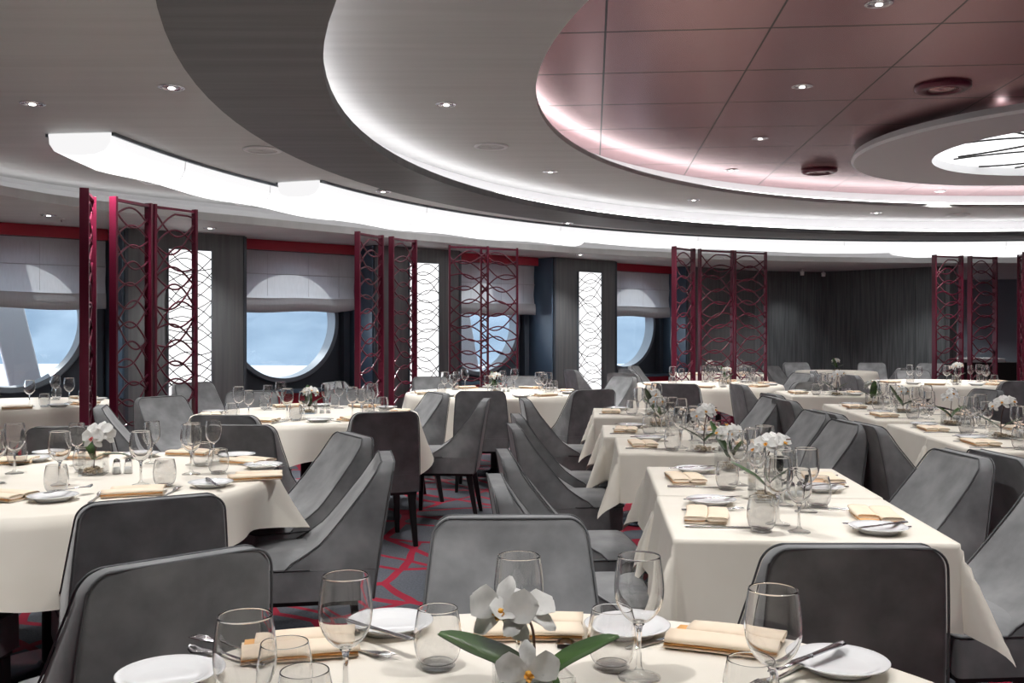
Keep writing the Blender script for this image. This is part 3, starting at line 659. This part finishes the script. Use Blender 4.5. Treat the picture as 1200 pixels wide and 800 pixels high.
def square_table(key, x0, y0, wd, dp, name, hem=.2):
    """x0, y0: near corner towards the aisle; the rows run along VP"""
    u = (VP[1], -VP[0]); v = VP; cx = x0+u[0]*wd/2+v[0]*dp/2; cy = y0+u[1]*wd/2+v[1]*dp/2; rz = -atan2(VP[0], VP[1])
    t = empty('square_table', (cx, cy, 0), rz); tag(t, 'small square pedestal table under cloth, the '+name, 'table', 'square dining tables')
    MB().box(-wd/2+.01, wd/2-.01, -dp/2+.01, dp/2-.01, .715, .745).build('tabletop', M['legs'], t, smooth=False, bevel=.005); pedestal(t, .715)
    rnd = random.Random(key); p = [rnd.uniform(0,6.28) for _ in range(6)]
    def axis(h):
        o = [h+.0005+hem*q for q in (0, .06, .2, .35, .5, .65, .8, .92, 1)]; inn = [h*q for q in (-.985,-.8,-.5,-.2,.2,.5,.8,.985)]
        return [-q for q in reversed(o)]+inn+o
    def edge(e, along, k):
        """drop and outset of cloth hanging e past the edge"""
        if e <= 0: return 0, 0
        f = e/hem; return e*.985, .006+.03*f+.012*f*(sin(along*17+k)+.6*sin(along*31+k*2))
    G = []
    for a in axis(wd/2):
        row = []
        for b in axis(dp/2):
            ea, eb = abs(a)-wd/2, abs(b)-dp/2; sa = 1 if a > 0 else -1; sb = 1 if b > 0 else -1; z = .75; X, Yv = a, b
            if ea > 0 and eb > 0:
                rho = sqrt(ea*ea+eb*eb); th = atan2(eb, ea); be = radians(6+20*sin(2*th)**2); out = .006+rho*sin(be); z -= rho*cos(be)
                X = sa*(wd/2+out*cos(th)); Yv = sb*(dp/2+out*sin(th))
            elif ea > 0: d, out = edge(ea, b, p[0 if sa > 0 else 1]); z -= d; X = sa*(wd/2+out)
            elif eb > 0: d, out = edge(eb, a, p[2 if sb > 0 else 3]); z -= d; Yv = sb*(dp/2+out)
            row.append((X, Yv, z))
        G.append(row)
    o = MB().grid(G).build('tablecloth', M['cloth'], loc=(cx, cy, 0)); o.rotation_euler = (0,0,rz); tag(o, 'cream cloth with pointed hanging corners on the '+name, 'tablecloth', 'cream tablecloths')
    T = Tab(); T.c = (cx, cy); T.w, T.d = wd, dp; T.rz = rz; T.name = name; T.round = False; TABLES[key] = T; return T
round_table(1, .03, 1.22, .745, 'front round table', .6)
round_table(2, -1.78, 3.74, .83, 'orchid round table', 2.1, .17, .10)
round_table(3, -1.42, 6.66, .76, 'whole-porthole table', 1.1, .22, .2)
round_table(4, -3.93, 7.6, .74, 'table behind the lone post', .2)
round_table(5, -.16, 8.98, .82, 'twin-screen table', .9, .2, .22)
nm = ['first', 'second', 'third', 'fourth', 'fifth']
for i, (x, y, d) in enumerate(((.45,2.65,.68),(.515,3.36,.70),(.505,4.52,.66),(.50,5.20,.66),(.55,6.42,.74))):
    square_table(10+i, x, y, .75, d, nm[i]+' centre-row table', .23)
for i, (x, y, d) in enumerate(((2.20,4.56,.66),(2.26,5.24,.70),(2.33,6.15,.68),(2.39,6.86,.70),(2.46,8.45,.80))):
    square_table(20+i, x, y, .75, d, nm[i]+' outer-row table', .22)
round_table(30, 2.1, 10.35, .78, 'triple-screen table', .5)
round_table(31, 2.75, 12.85, .62, 'last-porthole table', .5)
round_table(32, 4.62, 13.75, .55, 'dark-wall table', .5)
round_table(33, 4.8, 10.75, .76, 'paired-screen table', .2)
round_table(34, 6.5, 10.6, .7, 'table below the split screens', .2)

# ---------------------------------------------------------------- tableware
g = empty('wine_glass'); g['category'] = 'wine glass'
def shell(outer, th, bottom):
    """closed glass wall: a finely sampled outer curve and the same curve inset by the wall thickness"""
    o = spline(outer, 6); inn = []
    for i, (r, z) in enumerate(o):
        a, b = o[max(i-1,0)], o[min(i+1,len(o)-1)]; d = (b[0]-a[0], b[1]-a[1]); L = sqrt(d[0]**2+d[1]**2) or 1
        if z >= bottom: inn.append((max(.0005, r-d[1]/L*th), z+d[0]/L*th))
    inn = [p for p in inn if p[0] > .002]
    top = o[-1]; rim = [(top[0]-th*.25, top[1]+th*.35), (top[0]-th*.75, top[1]+th*.35)]
    return o+rim+inn[::-1]+[(.0005, inn[0][1]-.0004)]
bowl = shell([(.0005,.0885),(.008,.090),(.019,.096),(.030,.108),(.0378,.124),(.0408,.142),(.0402,.160),(.0380,.180),(.0352,.200)], .0016, .0912)
MB().lathe(bowl, 40).build('bowl', M['real'], g)
MB().lathe([(.0048,.017),(.0038,.045),(.0042,.075),(.006,.085),(.009,.0885),(.006,.0895),(.0005,.0895)], 16).build('stem', M['solid'], g); MB().lathe([(.0005,.0),(.035,.0),(.0355,.002),(.028,.0045),(.010,.009),(.0048,.018)], 28).build('foot', M['glass'], g)
WG = Proto(g)
g = empty('wine_glass'); g['category'] = 'wine glass'
MB().lathe([(r*.86, z*.9) for r, z in bowl], 36).build('bowl', M['real'], g)
MB().lathe([(.0042,.017),(.0034,.045),(.004,.07),(.008,.0815),(.005,.0845),(.0005,.085)], 16).build('stem', M['solid'], g); MB().lathe([(.0005,.0),(.031,.0),(.0315,.002),(.025,.0045),(.009,.009),(.0042,.018)], 24).build('foot', M['glass'], g)
WS = Proto(g)
g = empty('water_tumbler'); g['category'] = 'tumbler'
MB().lathe(shell([(.0005,.0055),(.020,.0058),(.030,.009),(.036,.018),(.0400,.034),(.0412,.05),(.0395,.07),(.0362,.087),(.034,.098)], .0016, .0062), 40).build('bowl', M['real'], g)
MB().lathe([(.0005,0),(.028,0),(.030,.0018),(.027,.0065),(.0005,.0055)], 24).build('thick_base', M['glass'], g)
TU = Proto(g)
g = MB().lathe([(.0005,.004),(.045,.004),(.050,.0),(.052,.0),(.054,.004),(.066,.011),(.080,.017),(.081,.0185),(.079,.0195),(.064,.0145),(.052,.009),(.046,.0075),(.0005,.0075)], 40).build('bread_plate', M['china']); g['category'] = 'plate'
PL = Proto(g)
def flat(outline, th, z=0, bend=None):
    mb = MB(); n = len(outline); f = bend or (lambda y: 0)
    vs = [(x, y, z+f(y)) for x, y in outline]+[(x, y, z+f(y)+th) for x, y in outline]
    mb.add(vs, [tuple(range(n-1,-1,-1)), tuple(range(n, 2*n))]+[(i, (i+1)%n, n+(i+1)%n, n+i) for i in range(n)]); return mb
def strip(prof, th, bend):
    """symmetric blade / handle from (y, half width)"""
    mb = MB(); mb.grid([[(-w, y, bend(y)), (-w*.5, y, bend(y)+th), (0, y, bend(y)+th*1.25), (w*.5, y, bend(y)+th), (w, y, bend(y)), (0, y, bend(y)-.0003)] for y, w in prof], cv=True)
    n = 6; mb.f.append(tuple(range(5,-1,-1))); mb.f.append(tuple(len(prof)*n-n+i for i in range(n))); mb.mi += [0,0]; return mb
kn = strip([(-.11,.005),(-.108,.009),(-.09,.0095),(-.05,.0065),(-.01,.006),(.0,.007)], .003, lambda y: .001)
kn.grid([[(-.006 if y < .1 else .002, y, .001), (w, y, .001), (w, y, .0025), (-.006 if y < .1 else .002, y, .0025)] for y, w in ((0,.006),(.05,.009),(.09,.008),(.105,.004))], cv=True)
kn = kn.build('table_knife', M['steel']); kn['category'] = 'knife'; KN = Proto(kn)
fb = lambda y: .001+.006*max(0, sin((y-.02)*22)) if y > .02 else .001
fk = strip([(-.10,.004),(-.098,.0085),(-.08,.009),(-.04,.005),(.02,.0035),(.04,.006),(.055,.0115),(.066,.012)], .0022, fb)
for q in range(4):
    x = -.009+.006*q; fk.tube([(x, .064+.008*i, fb(.064+.008*i)+.001) for i in range(5)], [.0019,.0018,.0016,.0014,.0008], 5)
fk = fk.build('table_fork', M['steel']); fk['category'] = 'fork'; FK = Proto(fk)
sb = lambda y: .001+(.004-.006*sin(min(1,max(0,(y-.05)/.045))*pi) if y > .05 else 0)+.004
spn = strip([(-.09,.004),(-.088,.0085),(-.07,.009),(-.03,.0045),(.03,.0035),(.045,.007),(.06,.0155),(.075,.0175),(.088,.013),(.095,.004)], .002, sb).build('dessert_spoon', M['steel']); spn['category'] = 'spoon'; SPO = Proto(spn)
# folded napkin: two rolled folds side by side with a tan inside showing
def napkin():
    mb = MB()
    def roll(x0, x1, y0, y1, z0, h, mi=0, sk=0):
        G = []
        for i in range(9):
            f = i/8; x = x0+(x1-x0)*f; row = []
            for q in range(16):
                a = 2*pi*q/16; c, s = cos(a), sin(a); yy = (y0+y1)/2+(y1-y0)/2*(abs(c)**.55)*(1 if c > 0 else -1); zz = z0+h/2+h/2*(abs(s)**.8)*(1 if s > 0 else -1)*(1+.06*sin(f*5))
                row.append((x+sk*yy, yy+.004*sin(f*3.3), max(zz, z0)))
            G.append(row)
        n0 = len(mb.v); mb.grid(G, cv=True, mi=mi); mb.f.append(tuple(n0+i for i in range(15,-1,-1))); mb.f.append(tuple(n0+8*16+i for i in range(16))); mb.mi += [mi, mi]
    roll(-.10,.10,-.064,.060,.0,.008); roll(-.099,.099,-.064,-.004,.007,.005,1); roll(-.10,.10,-.066,.0,.010,.013,0,-.04); roll(-.096,.092,.002,.058,.007,.005,1,.05); roll(-.072,.104,.0,.062,.010,.014,0,.10)
    return mb
nk = napkin().build('folded_napkin', [M['napkin'], M['napin']]); nk['category'] = 'napkin'; NK = Proto(nk)
# square glass vase with pebbles
v = empty('glass_vase'); v['category'] = 'vase'; s_ = .047
mb = MB().box(-s_, s_, -s_, s_, 0, .008)
for sx, sy in ((1,0),(-1,0),(0,1),(0,-1)):
    if sx: mb.box(min(sx*s_, sx*(s_-.004)), max(sx*s_, sx*(s_-.004)), -s_, s_, .008, .088)
    else: mb.box(-s_+.004, s_-.004, min(sy*s_, sy*(s_-.004)), max(sy*s_, sy*(s_-.004)), .008, .088)
mb.build('cube', M['glass'], v, smooth=False)
rnd = random.Random(3); mb = MB()
for q in range(46):
    r = rnd.uniform(.006,.009); x, y = rnd.uniform(-.034,.034), rnd.uniform(-.034,.034); z = .009+r*.7+(q//26)*.009
    mb.lathe([(.0003,-r*.7),(r*.7,-r*.5),(r,0),(r*.7,r*.5),(.0003,r*.7)], 7, c=(x,y,z))
o = mb.build('pebbles', M['pebble'], v); o['kind'] = 'stuff'
VA = Proto(v)
# orchid
def petal(mb, L_, w_, ang, curl, mi=0, cz=0):
    G = []
    for i in range(8):
        f = i/7; wid = w_*sin(pi*min(1, f*.92+.06))**.75*(.55+.45*f if f < .6 else 1); row = []
        for j in range(5):
            g_ = -1+j/2; x, y = wid*g_, L_*f; z = cz+curl*f*f+.12*wid*(g_*g_)+.002*sin(f*9+g_*3)
            row.append((x*cos(ang)-y*sin(ang), x*sin(ang)+y*cos(ang), z))
        G.append(row)
    mb.grid(G, mi=mi)
    G2 = [[(p[0], p[1], p[2]-.0012) for p in reversed(r)] for r in G]; mb.grid(G2, mi=mi)
def flower(parent, pos, direction, size, heart):
    mb = MB(); 
    for a in (0, 2.2, -2.2): petal(mb, .034*size, .011*size, a, -.006*size)
    for a in (1.25, -1.25): petal(mb, .036*size, .019*size, a, -.002*size, cz=.002)
    o = mb.build('flower', M['petal'], parent, loc=pos)
    from mathutils import Vector
    q = Vector(direction).to_track_quat('Z', 'Y'); o.rotation_euler = q.to_euler()
    m2 = MB(); size *= .72; petal(m2, .012*size, .006*size, pi, .01*size, cz=.003); m2.lathe([(.0003,.010*size),(.004*size,.007*size),(.005*size,.003*size),(.002*size,.001)], 8)
    for sx in (-1,1): petal(m2, .009*size, .004*size, sx*.9+pi, .009*size, cz=.004)
    m2.build('flower_heart', M[heart], o)
def leaf(parent, base, ang, L_, w_, up, droop, name='leaf'):
    G = []; 
    for i in range(13):
        f = i/12; wid = w_*(sin(pi*min(1,.12+.86*f))**.6); d = L_*f; z = base[2]+up*f-droop*f*f; row = []
        for j in range(7):
            g_ = -1+j/3; x = wid*g_; row.append((base[0]+d*cos(ang)-x*sin(ang), base[1]+d*sin(ang)+x*cos(ang), z+.28*abs(x)+.0015*sin(f*8)))
        G.append(row)
    mb = MB().grid(G); mb.grid([[(p[0],p[1],p[2]-.0018) for p in reversed(r)] for r in G]); return mb.build(name, M['leaf'], parent)
def orchid(leaves, stem_pts, flowers, heart, loc):
    r = empty('orchid', loc); r['category'] = 'flower'
    for st in stem_pts: MB().tube(spline(st, 5), .0022, 6).build('stem', M['stem'], r)
    for l in leaves: leaf(r, *l)
    for f in flowers: flower(r, *f, heart)
    return r
FRONT = orchid([((0,0,.075), 2.75, .15, .034, .065, .02), ((.01,.0,.07), .35, .125, .025, .09, .04), ((0,0,.07), -1.2, .08, .02, .06, .06)],
   [[(0,0,.02),(0,0,.08),(-.005,.02,.12),(-.03,.035,.150)], [(0,0,.02),(.002,0,.09),(.0,.01,.14),(-.012,.03,.16)], [(0,0,.06),(-.02,-.01,.10),(-.035,-.02,.105)]],
   [((-.045,.04,.158), (-.35,-.75,.35), 1.6), ((-.01,.045,.158), (.25,-.55,.75), 1.5), ((-.008,-.05,.10), (.1,-.9,.25), 1.3)], 'yolk', (.03,1.37,.7515))
tag(FRONT, 'white orchid spray with yellow heart and broad dark leaves on the front round table', 'flower')
BIG = orchid([((0,0,.06), 2.3, .08, .018, .11, .02), ((0,0,.06), .1, .13, .014, .07, .06)], [[(0,0,.02),(.005,0,.09),(.02,0,.13)]],
   [((.02,-.01,.175), (-.2,-.6,.6), 1.6), ((.0,-.02,.145), (-.4,-.9,.2), 1.5), ((.045,-.02,.155), (.5,-.9,.2), 1.35)], 'pinkh', (0,0,0))
OB = Proto(BIG)
spray = orchid([((0,0,.05), 2.6, .12, .018, .10, .03), ((0,0,.05), -.4, .10, .018, .09, .03)], [[(0,0,.02),(.0,0,.10),(.012,.0,.16),(.03,.01,.19)], [(.012,0,.16),(.05,0,.20),(.085,.0,.205)]],
   [((.0,-.01,.19), (-.4,-.7,.5), 1.25), ((.03,0,.205), (0,-.7,.7), 1.2), ((.06,-.01,.195), (.5,-.7,.4), 1.15), ((-.035,.01,.17), (-.8,-.3,.3), 1.05)], 'yolk', (0,0,0))
OS = Proto(spray)
bunch = orchid([((0,0,.05), 1.9, .10, .026, .13, -.01), ((0,0,.05), 4.0, .09, .022, .06, .02), ((0,0,.05), .3, .09, .016, .08, .02)], [[(0,0,.02),(-.005,0,.09),(0,0,.13)]],
   [((-.02,-.02,.15), (-.5,-.7,.4), 1.2), ((.02,-.02,.16), (.3,-.8,.5), 1.2), ((.0,.02,.175), (0,.1,1), 1.2), ((.05,.01,.145), (.9,-.2,.4), 1.1), ((-.045,.02,.15), (-.9,.2,.5), 1.05)], 'yolk', (0,0,0))
OC = Proto(bunch)
# shakers
g = empty('salt_shaker'); g['category'] = 'shaker'
MB().lathe([(.0005,0),(.017,0),(.018,.004),(.015,.035),(.012,.045),(.0005,.045)], 14).build('glass_body', M['glass'], g); MB().lathe([(.0005,.003),(.0145,.003),(.0135,.026),(.0005,.026)], 12).build('filling', M['salt'], g)
MB().lathe([(.0125,.044),(.0135,.048),(.010,.058),(.0005,.061)], 14).build('cap', M['steel'], g); SS = Proto(g)

ITEMS = {}   # (kind, table) -> objects, labelled at the end
def item(kind, proto, key, x, y, rz=0, z=.7515, desc=None, **kw):
    o = proto.put(x, y, z, rz, **kw); ITEMS.setdefault((kind, key), []).append((o, desc)); return o
T2G = True
def seat(key, ex, ey, dx, dy, cut=True, glasses=True, dpl=-.24):
    """a place setting; (ex, ey) on the table edge, (dx, dy) towards the centre"""
    rz = atan2(-dx, dy); rx, ry = dy, -dx
    def P(a, b): return ex+rx*a+dx*b, ey+ry*a+dy*b
    rnd = random.Random(int(ex*997+ey*131)); j = lambda s: rnd.uniform(-s, s)
    item('napkin', NK, key, *P(j(.01), .125+j(.01)), rz=rz+j(.15)); item('plate', PL, key, *P(dpl+j(.01), .17+j(.01)), rz=rz)
    if cut: item('knife', KN, key, *P(.14, .14+j(.01)), rz=rz+j(.05)); item('fork', FK, key, *P(-.132, .15+j(.01)), rz=rz+j(.05))
    if cut: item('knife', KN, key, *P(dpl, .17), rz=rz+.5+j(.2), z=.7515+.0195)
    if glasses: item('wine', WG if rnd.random() < .8 else WS, key, *P(.09+j(.008), .31+j(.01))); item('tumbler', TU, key, *P(.18+j(.008), .25+j(.008))); (T2G and key != 4) and item('wine', WS, key, *P(.19+j(.008), .352+j(.008)))
def centre(key, x, y, orch, rz=0, shaker=True, heart=None):
    item('vase', VA, key, x, y, rz=rz); 
    if orch: item('orchid', orch, key, x, y, rz=rz)
    if shaker: item('shaker', SS, key, x+.085, y+.015); item('shaker', SS, key, x+.125, y+.03)

# front round table, placed piece by piece
for px, py in ((405,675),(608,652),(749,652),(906,691),(287,722)): x, y = at(px, py, .95); item('wine', WG, 1, x, y)
for px, py in ((513,712),(717,713),(880,772),(335,752),(357,785)): x, y = at(px, py, .85); item('tumbler', TU, 1, x, y)
for px, py in ((457,731),(735,735),(984,777),(196,792)): x, y = at(px, py, .762); item('plate', PL, 1, x, y)
for px, py, a in ((350,757,.25),(618,735,0),(850,750,-.38)): x, y = at(px, py, .76); item('napkin', NK, 1, x, y, a)
x, y = at(440,742,.77); item('knife', KN, 1, x, y, .75, z=.777, rx=-.06)
x, y = at(412,765,.752); item('fork', FK, 1, x, y+.02, -2.2)
x, y = at(665,745,.752); item('spoon', SPO, 1, x, y+.02, 3.05)
x, y = at(785,748,.752); item('knife', KN, 1, x, y, 2.2)
x, y = at(275,772,.752); item('spoon', SPO, 1, x-.01, y, 1.05)
x, y = at(268,764,.752); item('fork', FK, 1, x, y+.03, 1.15)
x, y = at(920,790,.752); item('fork', FK, 1, x, y, 2.35)
x, y = at(955,768,.77); item('knife', KN, 1, x-.02, y-.03, 2.3, z=.777)
item('vase', VA, 1, .03, 1.37, .3); ITEMS.setdefault(('orchid', 1), []).append((FRONT, 1))
# orchid round table
for px, py in ((165,569),(70,569),(17,555),(-6,567),(224,556)): x, y = at(px, py, .75); item('wine', WG, 2, x, y)
for px, py in ((226,545),(178,543),(90,546),(250,541)): x, y = at(px, py, .75); item('wine', WS, 2, x, y)
for px, py in ((66,578),(193,570),(256,555),(237,546),(98,553),(20,545)): x, y = at(px, py, .75); item('tumbler', TU, 2, x, y)
for px, py in ((62,583),(247,567),(308,546),(278,534),(38,538),(165,533),(60,531)): x, y = at(px, py, .76); item('plate', PL, 2, x, y)
for px, py, a in ((155,577,.35),(298,559,.3),(290,541,-.5),(225,531,-.2),(0,582,-.3),(10,541,.2),(95,535,0)): x, y = at(px, py, .757); item('napkin', NK, 2, x, y, a)
for px, py, a in ((113,583,-.5),(200,577,-.7),(20,534,.3)): x, y = at(px, py, .752); item('fork', FK, 2, x, y, a+.7)
for px, py, a in ((25,585,1.5),(270,536,.9)): x, y = at(px, py, .752); item('knife', KN, 2, x, y, a)
x, y = at(248,565,.77); item('knife', KN, 2, x, y, .5, z=.772); x, y = at(305,546,.77); item('knife', KN, 2, x, y, 1.3, z=.772)
x, y = at(80,576,.77); item('spoon', SPO, 2, x, y, -.5, z=.773)
x, y = at(110,556,.75); centre(2, x, y, OB, .15)
# other round tables
def round_set(key, angs, cut=True, orch=OC, off=(0,0), rz=0, n=1):
    T = TABLES[key]
    for a in angs:
        a = radians(a); seat(key, T.c[0]+T.R*cos(a), T.c[1]+T.R*sin(a), -cos(a), -sin(a), cut)
    centre(key, T.c[0]+off[0], T.c[1]+off[1], orch, rz, shaker=cut)
round_set(3, (200,255,310,5,60,115), True, OC, (.02,0))
round_set(4, (250,300,350,60), False, OB, (-.12,-.2))
round_set(5, (200,255,310,5,60,115), True, OC, (0,0))
round_set(30, (200,255,310,5,60), False, OC, (.2,0))
round_set(31, (225,300,20), False, OC, (-.1,0), 1)
centre(32, 4.62, 13.72, OC, 2, False)
round_set(33, (190,240,300,0), False, OS, (.1,-.1))
round_set(34, (200,250,300), False, OC, (-.3,-.1))
# rows
def row_set(key, orch, off=(0,0), rz=0, cut=True):
    T = TABLES[key]; u = (VP[1], -VP[0]); h = T.w/2
    seat(key, T.c[0]-u[0]*h-VP[0]*.04, T.c[1]-u[1]*h-VP[1]*.04, u[0], u[1], cut); seat(key, T.c[0]+u[0]*h, T.c[1]+u[1]*h, -u[0], -u[1], cut, dpl=-.22)
    if orch: centre(key, T.c[0]+off[0], T.c[1]+off[1], orch, rz)
row_set(10, OS, (.0,.285)); row_set(11, OC, (-.02,.29), .4); row_set(12, OS, (.0,-.27), .6); row_set(13, OC, (-.02,.27), 1.2); row_set(14, OC, (.0,-.30), 2)
row_set(20, OS, (0,.27), 0); row_set(21, OS, (.0,.29), .8); row_set(22, OC, (0,.28), 1.4); row_set(23, OC, (.0,.29), 2.6); row_set(24, OS, (0,-.30), .3)

DESC = dict(wine=('stemmed wine glass','wine glasses'), tumbler=('stemless tumbler','tumblers'), plate=('white bread plate','bread plates'), napkin=('folded cream napkin','folded napkins'),
  knife=('steel knife','knives'), fork=('steel fork','forks'), spoon=('steel spoon','spoons'), vase=('square glass vase','glass vases'), orchid=('white orchid arrangement','orchids'), shaker=('glass shaker with steel cap','shakers'))
ORD = ['first','second','third','fourth','fifth','sixth','seventh','eighth','ninth','tenth','eleventh','twelfth','thirteenth','fourteenth']
for (kind, key), L_ in ITEMS.items():
    L_.sort(key=lambda q: q[0].location[0]/q[0].location[1])
    for i, (o, d) in enumerate(L_):
        if d == 1: o['group'] = 'orchids'; continue
        o['label'] = '%s on the %s%s' % (DESC[kind][0], TABLES[key].name, '' if len(L_) == 1 else ', %s from the portholes' % ORD[i]); o['group'] = DESC[kind][1]

# glass counter in the far doorway
o = empty('bar_counter', (8.35, 17.6, 0)); tag(o, 'dark bar counter with white top in the far doorway', 'counter')
MB().box(-.75,.75,-.25,.25,0,.76).build('body', M['blackm'], o, smooth=False); MB().box(-.8,.5,-.3,.3,.761,.83).build('counter_top', M['white'], o, smooth=False, bevel=.005)
for i in range(10):
    w_ = (WG if i % 3 else WS).put(7.75+.12*(i % 9), 17.45+.12*(i % 2), .8315, 0, 'stemmed glass on the far bar counter, %s from the portholes' % ORD[i], 'glasses on the bar')

# ---------------------------------------------------------------- light, world, camera
w = bpy.data.worlds.new('sky'); bpy.context.scene.world = w; w.use_nodes = True; b = w.node_tree.nodes['Background']
b.inputs[0].default_value = (.80,.89,1,1); b.inputs[1].default_value = 2.0
sun = bpy.data.lights.new('sun', 'SUN'); sun.energy = 2.4; sun.angle = .02; sun.color = (1,.97,.92); so = bpy.data.objects.new('sun', sun); col.objects.link(so)
from mathutils import Vector
so.rotation_euler = Vector((.55,-.78,-.30)).to_track_quat('-Z','Y').to_euler()
for k, wv in enumerate(WIN):
    ld = bpy.data.lights.new('window_portal', 'AREA'); ld.shape = 'DISK'; ld.size = PR*2; ld.cycles.is_portal = True
    lo = bpy.data.objects.new('window_portal', ld); col.objects.link(lo); lo.location = W(wv, .9, PZ); lo.rotation_euler = Vector((-WN[0],-WN[1],0)).to_track_quat('-Z','Z').to_euler()
sc = bpy.context.scene
cam = bpy.data.cameras.new('camera'); co = bpy.data.objects.new('camera', cam); col.objects.link(co); sc.camera = co
co.location = (0,0,CAMH); co.rotation_euler = (pi/2,0,0); cam.sensor_width = 36; cam.lens = F*36/1200; cam.shift_y = (HY-400)/1200; cam.clip_start = .05; cam.clip_end = 2000
sc.view_settings.view_transform = 'Standard'; sc.view_settings.look = 'None'; sc.view_settings.gamma = 1; sc.view_settings.use_curve_mapping = False; sc.view_settings.exposure = .38
cy = sc.cycles; cy.max_bounces = 10; cy.diffuse_bounces = 4; cy.glossy_bounces = 4; cy.transmission_bounces = 8; cy.transparent_max_bounces = 48; cy.caustics_reflective = False; cy.caustics_refractive = True
cy.use_denoising = True; cy.sample_clamp_indirect = 6; cy.use_adaptive_sampling = True; cy.adaptive_threshold = .02
